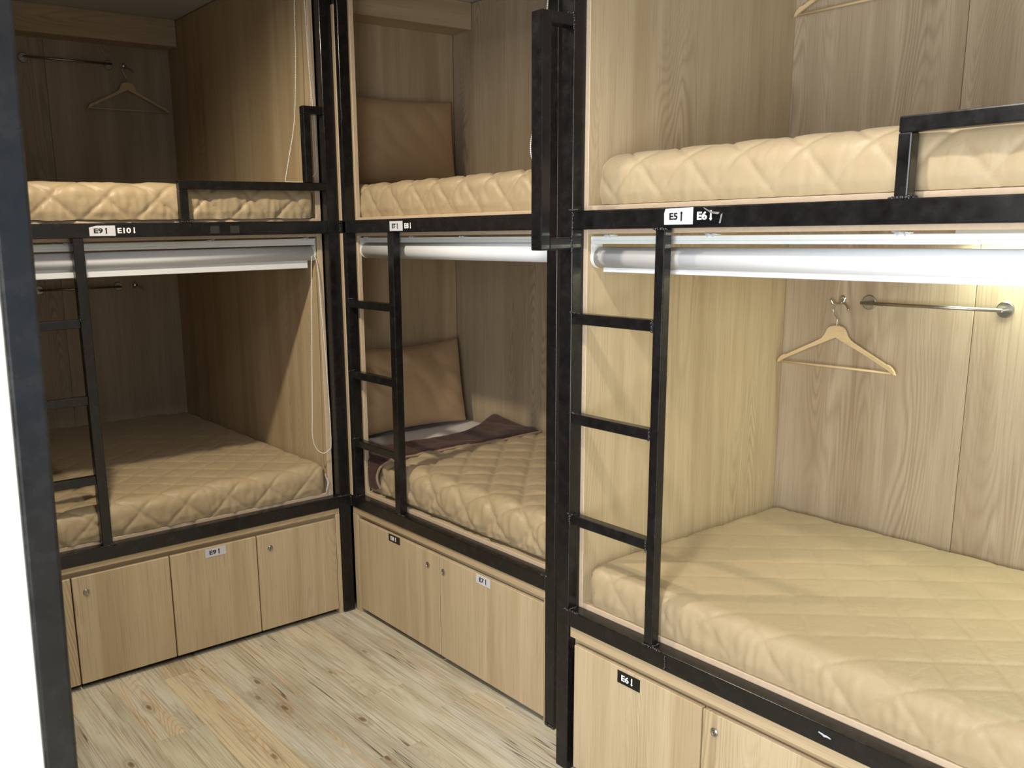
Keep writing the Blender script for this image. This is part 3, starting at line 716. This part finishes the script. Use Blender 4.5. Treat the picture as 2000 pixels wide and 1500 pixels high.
# ------------------------------------------------------------------ roller blinds
def blind(label, loc, axis, a0, a1, d, zr, r, track, flap, clips, chain=None, upper=False):
    """axis: 'x' or 'y' along the opening; d = depth coordinate of the roller axis"""
    T = thing('roller_blind', label, 'roller blind', loc, 'rolled-up white roller blinds')
    a0, a1 = min(a0, a1), max(a0, a1)
    def V(a, dd, z): return (a, dd, z) if axis == 'x' else (dd, a, z)
    def B(name, p0, p1, d0, d1, z0, z1, m, bev=0.0015):
        b = (p0, p1, d0, d1, z0, z1) if axis == 'x' else (d0, d1, p0, p1, z0, z1)
        return box(name, b, m, T, bev=bev)
    boxes('head_rail', [((a0, a1, d - r * 0.9, d - r * 0.3, track[0], track[1]) if axis == 'x' else (d - r * 0.9, d - r * 0.3, a0, a1, track[0], track[1])),
                        ((a0, a1, d - r * 0.95, d - r * 0.25, track[0] - 0.0035, track[0] + 0.006) if axis == 'x' else (d - r * 0.95, d - r * 0.25, a0, a1, track[0] - 0.0035, track[0] + 0.006))], ALU, T, bev=0.001, seg=1)
    for e in (a0, a1):
        s_ = 0.0025 if e == a0 else -0.0025
        bm = bmesh.new()
        bm_box(bm, *sorted((e, e + s_)), d - r * 0.95, d + r * 0.6, zr - 0.01, track[1] - 0.001, bev=0.0008, seg=1)
        tube_bm(bm, [(e, d, zr), (e + s_ * 3.0, d, zr), (e + s_ * 4.2, d, zr)], [r * 1.02, r * 1.02, r * 0.8], 28)
        if axis == 'y':
            for v in bm.verts: v.co = Vector((v.co.y, v.co.x, v.co.z))
            bmesh.ops.reverse_faces(bm, faces=bm.faces)
        put('bracket', mesh_bm('bracket', bm), PLAST, T)
    bm = bmesh.new()
    i0, i1 = a0 + 0.012, a1 - 0.012
    tube_bm(bm, [V(i0, d, zr), V(i1, d, zr)], r, 40)
    for f in bm.faces: f.smooth = len(f.verts) == 4
    put('cloth_roll', mesh_bm('cloth_roll', bm), BLIND, T)
    if flap:
        f0, f1 = a0 + 0.032, a1 - 0.032
        B('bottom_bar', f0, f1, d - r * 0.35, d - r * 0.20, flap, zr - r * 0.55, BLIND)
    for c in clips:
        bm = bmesh.new()
        for dx in (0.0, 0.016):
            bm_box(bm, c + dx, c + dx + 0.003, d - r * 1.0, d - r * 0.2, track[1] - 0.004, track[1] + 0.0045, bev=0.0006, seg=1)
        bm_box(bm, c - 0.004, c + 0.024, d - r * 1.0, d - r * 0.1, track[1] + 0.0005, track[1] + 0.0030, bev=0.0006, seg=1)
        tube_bm(bm, [(c + 0.012, d - r * 0.95, track[1] + 0.003), (c + 0.034, d - r * 0.6, track[1] + 0.005)], 0.0022, 8)
        if axis == 'y':
            for v in bm.verts: v.co = Vector((v.co.y, v.co.x, v.co.z))
            bmesh.ops.reverse_faces(bm, faces=bm.faces)
        put('clip', mesh_bm('clip', bm), CLIP, T)
    if chain:
        path = smooth_path(chain, 14); bm = bmesh.new()
        tube_bm(bm, path, 0.0009, 5)
        acc = 0.0; last = path[0]
        for p in path[1:]:
            seg_ = (p - last).length
            while acc + seg_ >= 0.0062:
                f_ = (0.0062 - acc) / seg_; last = last.lerp(p, f_); seg_ = (p - last).length; acc = 0.0
                ball(bm, last, 0.0029, 1)
            acc += seg_; last = p
        put('bead_chain', mesh_bm('bead_chain', bm), PLAST, T, True)
    return T
blind('white roller blind with hanging bead chain in the lower left bunk', (-0.7, 0.09, 1.617), 'x', -1.402, -0.088, 0.086, 1.617, 0.031, (1.656, 1.679), 1.556,
      (-1.105, -0.565, -0.148), chain=[(-0.103, 0.062, 1.61), (-0.120, 0.045, 1.56), (-0.140, 0.03, 1.30), (-0.156, 0.03, 0.955), (-0.161, 0.03, 0.84), (-0.148, 0.03, 0.785), (-0.116, 0.03, 0.754), (-0.083, 0.03, 0.764), (-0.071, 0.03, 0.80), (-0.074, 0.03, 1.035), (-0.086, 0.034, 1.35), (-0.092, 0.040, 1.555), (-0.098, 0.055, 1.61)])
blind('white roller blind in the lower corner bunk behind the E7 ladder', (0.09, -0.65, 1.626), 'y', -1.293, -0.0575, 0.092, 1.626, 0.032, (1.662, 1.678), None,
      (-0.112, -0.445, -0.765))
blind('bluish white roller blind across the lower right bunk, nearest the viewer', (-0.04, -2.4, 1.619), 'y', -3.315, -1.535, -0.044, 1.619, 0.030, (1.661, 1.679), 1.578,
      (-1.61, -1.955, -2.435))
blind('rolled blind at the top of the upper left bunk, bead chain hanging down', (-0.7, 0.09, 2.69), 'x', -1.402, -0.088, 0.090, 2.690, 0.031, (2.73, 2.752), None, (),
      chain=[(-0.100, 0.06, 2.69), (-0.131, 0.06, 2.613), (-0.136, 0.06, 2.45), (-0.143, 0.06, 2.322), (-0.152, 0.06, 2.2), (-0.167, 0.06, 2.102), (-0.211, 0.06, 1.919), (-0.20, 0.062, 1.909), (-0.13, 0.065, 1.909), (-0.112, 0.045, 1.912), (-0.0955, 0.03, 1.936), (-0.0825, 0.03, 1.963), (-0.0815, 0.03, 2.05), (-0.0835, 0.03, 2.167), (-0.0965, 0.03, 2.366), (-0.1035, 0.03, 2.618), (-0.105, 0.05, 2.69)])
blind('rolled blind at the top of the upper corner bunk, chain beside the grab handle', (0.09, -0.65, 2.69), 'y', -1.293, -0.0575, 0.092, 2.690, 0.031, (2.73, 2.752), None, (),
      chain=[(0.07, -1.275, 2.69), (0.053, -1.255, 2.60), (0.053, -1.195, 2.25), (0.053, -1.158, 2.051), (0.053, -1.140, 1.975), (0.053, -1.143, 1.930), (0.053, -1.158, 1.905), (0.055, -1.20, 1.897), (0.055, -1.235, 1.92), (0.053, -1.255, 2.1), (0.06, -1.27, 2.5), (0.07, -1.28, 2.69)])

# ------------------------------------------------------------------ hanging fittings; local frame: +x along the wall, -y out of the wall
def hook_proto():
    T = thing('coat_hook', '', 'coat hook', (0, 0, 0), 'double coat hooks')
    bm = bmesh.new()
    prof = [(0.0, 0.0115), (-0.003, 0.0113), (-0.0055, 0.0085), (-0.006, 0.0)]
    rings = []
    for d, r in prof:
        rings.append([bm.verts.new((math.cos(a) * max(r, 0.0003), d, 0.010 + math.sin(a) * max(r, 0.0003) * 1.35)) for a in [2 * math.pi * k / 20 for k in range(20)]])
    for a, b in zip(rings, rings[1:]):
        for k in range(20): bm.faces.new((a[k], a[(k + 1) % 20], b[(k + 1) % 20], b[k]))
    ball(bm, (0.003, -0.007, 0.018), 0.0035, 2)
    bmesh.ops.recalc_face_normals(bm, faces=bm.faces)
    put('wall_plate', mesh_bm('wall_plate', bm), CHROME, T, True)
    for s in (-1, 1):
        bm = bmesh.new()
        if s < 0: pts = [(0, -0.006, 0.003), (-0.005, -0.012, -0.004), (-0.012, -0.018, -0.006), (-0.020, -0.024, -0.002), (-0.026, -0.027, 0.008)]
        else: pts = [(0, -0.006, 0.003), (0.009, -0.012, 0.000), (0.020, -0.017, -0.004), (0.028, -0.022, -0.010), (0.036, -0.026, -0.020)]
        tube_bm(bm, smooth_path(pts, 6), 0.0032, 10); ball(bm, pts[-1], 0.0048, 2)
        put('prong', mesh_bm('prong', bm), CHROME, T, True)
    return T

def rail_proto():
    T = thing('towel_rail', '', 'towel rail', (0, 0, 0), 'steel towel rails')
    bm = bmesh.new(); cyl_bm(bm, (-0.212, -0.040, 0), (0.212, -0.040, 0), 0.0058, 14)
    for f in bm.faces: f.smooth = len(f.verts) == 4
    put('bar', mesh_bm('bar', bm), STEEL, T)
    for s in (-1, 1):
        bm = bmesh.new(); x = s * 0.205
        tube_bm(bm, [(x, 0, 0), (x, -0.004, 0), (x, -0.006, 0)], [0.024, 0.024, 0.021], 28)
        tube_bm(bm, [(x, -0.006, 0), (x, -0.040, 0)], 0.0056, 12)
        put('flange', mesh_bm('flange', bm), STEEL, T)
    return T

def hanger_proto():
    T = thing('coat_hanger', '', 'coat hanger', (0, 0, 0), 'wooden coat hangers')
    half = [(0.0, 0.0), (0.012, -0.0005), (0.024, -0.004), (0.032, -0.011), (0.037, -0.022), (0.043, -0.034), (0.052, -0.045), (0.068, -0.055), (0.10, -0.0715), (0.14, -0.0915), (0.178, -0.1105), (0.187, -0.1155), (0.191, -0.1145), (0.199, -0.1175), (0.209, -0.1255), (0.217, -0.1355), (0.2235, -0.1475)]
    low = [(0.216, -0.1475), (0.205, -0.1415), (0.195, -0.1345), (0.10, -0.0875), (0.0, -0.042)]
    right = half + low
    loop = right + [(-x, z) for x, z in right[-2:0:-1]]
    bm = bmesh.new(); th = 0.0055
    # strips between upper and lower contour keep the faces simple
    ux = [p[0] for p in half]; uz = [p[1] for p in half]; lx = [p[0] for p in low][::-1]; lz = [p[1] for p in low][::-1]
    xs = sorted(set([0, 0.012, 0.024, 0.032, 0.037, 0.043, 0.052, 0.068, 0.10, 0.14, 0.178, 0.187, 0.191, 0.199, 0.209, 0.216]))
    xs = [-x for x in xs[:0:-1]] + xs
    cols = []
    for x in xs:
        zt = float(np.interp(abs(x), ux, uz)); zb = float(np.interp(abs(x), lx, lz))
        mid = -0.004 * (abs(x) / 0.22) ** 2
        cols.append([bm.verts.new((x, -th + mid, zb + 0.0015)), bm.verts.new((x, -th + mid, zt - 0.0022)), bm.verts.new((x, -th * 0.45 + mid, zt)), bm.verts.new((x, th * 0.45 + mid, zt)), bm.verts.new((x, th + mid, zt - 0.0022)), bm.verts.new((x, th + mid, zb + 0.0015)), bm.verts.new((x, th * 0.4 + mid, zb)), bm.verts.new((x, -th * 0.4 + mid, zb))])
    for a, b in zip(cols, cols[1:]):
        for k in range(8): bm.faces.new((a[k], b[k], b[(k + 1) % 8], a[(k + 1) % 8]))
    for s, cset in ((1, cols[-1]), (-1, cols[0])):
        tip = bm.verts.new((s * 0.2235, -0.004, -0.1475))
        for k in range(8):
            f = (cset[k], cset[(k + 1) % 8], tip); bm.faces.new(f if s > 0 else f[::-1])
    bmesh.ops.recalc_face_normals(bm, faces=bm.faces)
    put('wooden_arms', mesh_bm('wooden_arms', bm), HANG, T)
    bm = bmesh.new(); tube_bm(bm, [(-0.207, -0.004, -0.1425), (0.207, -0.004, -0.1425)], 0.0042, 10)
    for f in bm.faces: f.smooth = len(f.verts) == 4
    put('trouser_bar', mesh_bm('trouser_bar', bm), HANG, T)
    bm = bmesh.new()
    tube_bm(bm, smooth_path([(0, 0, -0.004), (0, 0, 0.018), (-0.003, 0, 0.024), (-0.014, 0, 0.042), (-0.018, 0, 0.053), (-0.0175, -0.002, 0.064), (-0.014, -0.003, 0.0725), (-0.006, -0.003, 0.0755), (0.002, -0.002, 0.071)], 5), 0.0017, 8)
    put('wire_hook', mesh_bm('wire_hook', bm), CHROME, T, True)
    T.scale = (0.965, 1, 0.98)
    return T
WY, WYU, WX, WXU = 1.6995, 1.5795, 0.9045, 0.8675
EAST = -math.pi / 2      # wall on the +x side: local +x runs along world -y
hk = hook_proto(); hk.location = (-0.328, WY, 1.428); hk['label'] = 'small chrome double hook on the back wall of the lower left bunk'
copy_tree(hk, (-0.328, WYU, 2.557), 0, 'dark double hook holding a hanger in the upper left bunk')
copy_tree(hk, (WX, -1.7495, 1.442), EAST, 'chrome double hook holding a hanger in the lower right bunk')
rl = rail_proto(); rl.location = (-0.629, WY, 1.433); rl['label'] = 'steel towel rail in the lower left bunk, crossed by the ladder'
copy_tree(rl, (-0.614, WYU, 2.564), 0, 'towel rail in shadow in the upper left bunk below the beam')
copy_tree(rl, (WX, -2.047, 1.448), EAST, 'bright steel towel rail in the lower right bunk')
hg = hanger_proto(); hg.location = (WX - 0.026, -1.7495, 1.368); hg.rotation_euler = (0, 0, EAST); hg['label'] = 'pale wooden hanger on a chrome hook in the lower right bunk'
copy_tree(hg, (-0.329, WYU - 0.026, 2.484), 0, 'wooden hanger in shadow on the back wall of the upper left bunk')
copy_tree(hg, (WXU - 0.026, -1.762, 2.508), EAST, 'wooden hanger cut by the top edge in the upper right bunk')
copy_tree(hk, (WXU, -1.762, 2.582), EAST, 'double hook of the upper right bunk above the picture edge')

# bare scratch in the black paint of the near lower rail
bm = bmesh.new()
zz = [(-2.360, 0.5300, 0.0014), (-2.3685, 0.5285, 0.0022), (-2.3745, 0.5262, 0.0030), (-2.3815, 0.5272, 0.0022), (-2.3915, 0.5255, 0.0012)]
top = [bm.verts.new((XF - 0.0006, y, z + h)) for y, z, h in zz]; bot = [bm.verts.new((XF - 0.0006, y, z - h)) for y, z, h in zz]
for k in range(len(zz) - 1): bm.faces.new((top[k], top[k + 1], bot[k + 1], bot[k]))
for f in list(bm.faces): f.normal_update()
for v in bm.verts: v.co.x -= 0.0008
bmesh.ops.solidify(bm, geom=bm.faces[:], thickness=0.0006)
bmesh.ops.recalc_face_normals(bm, faces=bm.faces)
o = put('paint_scratch', mesh_bm('paint_scratch', bm), plain('bare_metal_scratch', srgb(196, 202, 210), 0.4, noise=(300, 0.2)), B3); o['label'] = 'small white scratch in the black paint'

# slim lamp under the upper bed of the near bunk, behind the blind; its glow shows on the back wall
LP = thing('bunk_lamp', 'slim white lamp bar glowing behind the blind of the lower right bunk', 'lamp', (0.845, -2.62, 1.66))
box('housing', (0.815, 0.875, -3.11, -2.13, 1.664, 1.685), ALU, LP, bev=0.003, seg=2)
t = NT('lamp_diffuser'); t.set(Base_Color=(0.9, 0.9, 0.9, 1)); t.b.inputs['Emission Color'].default_value = (0.90, 1.0, 0.80, 1); t.b.inputs['Emission Strength'].default_value = 3.0
box('diffuser', (0.823, 0.867, -3.10, -2.14, 1.658, 1.664), t.m, LP, bev=0.002)
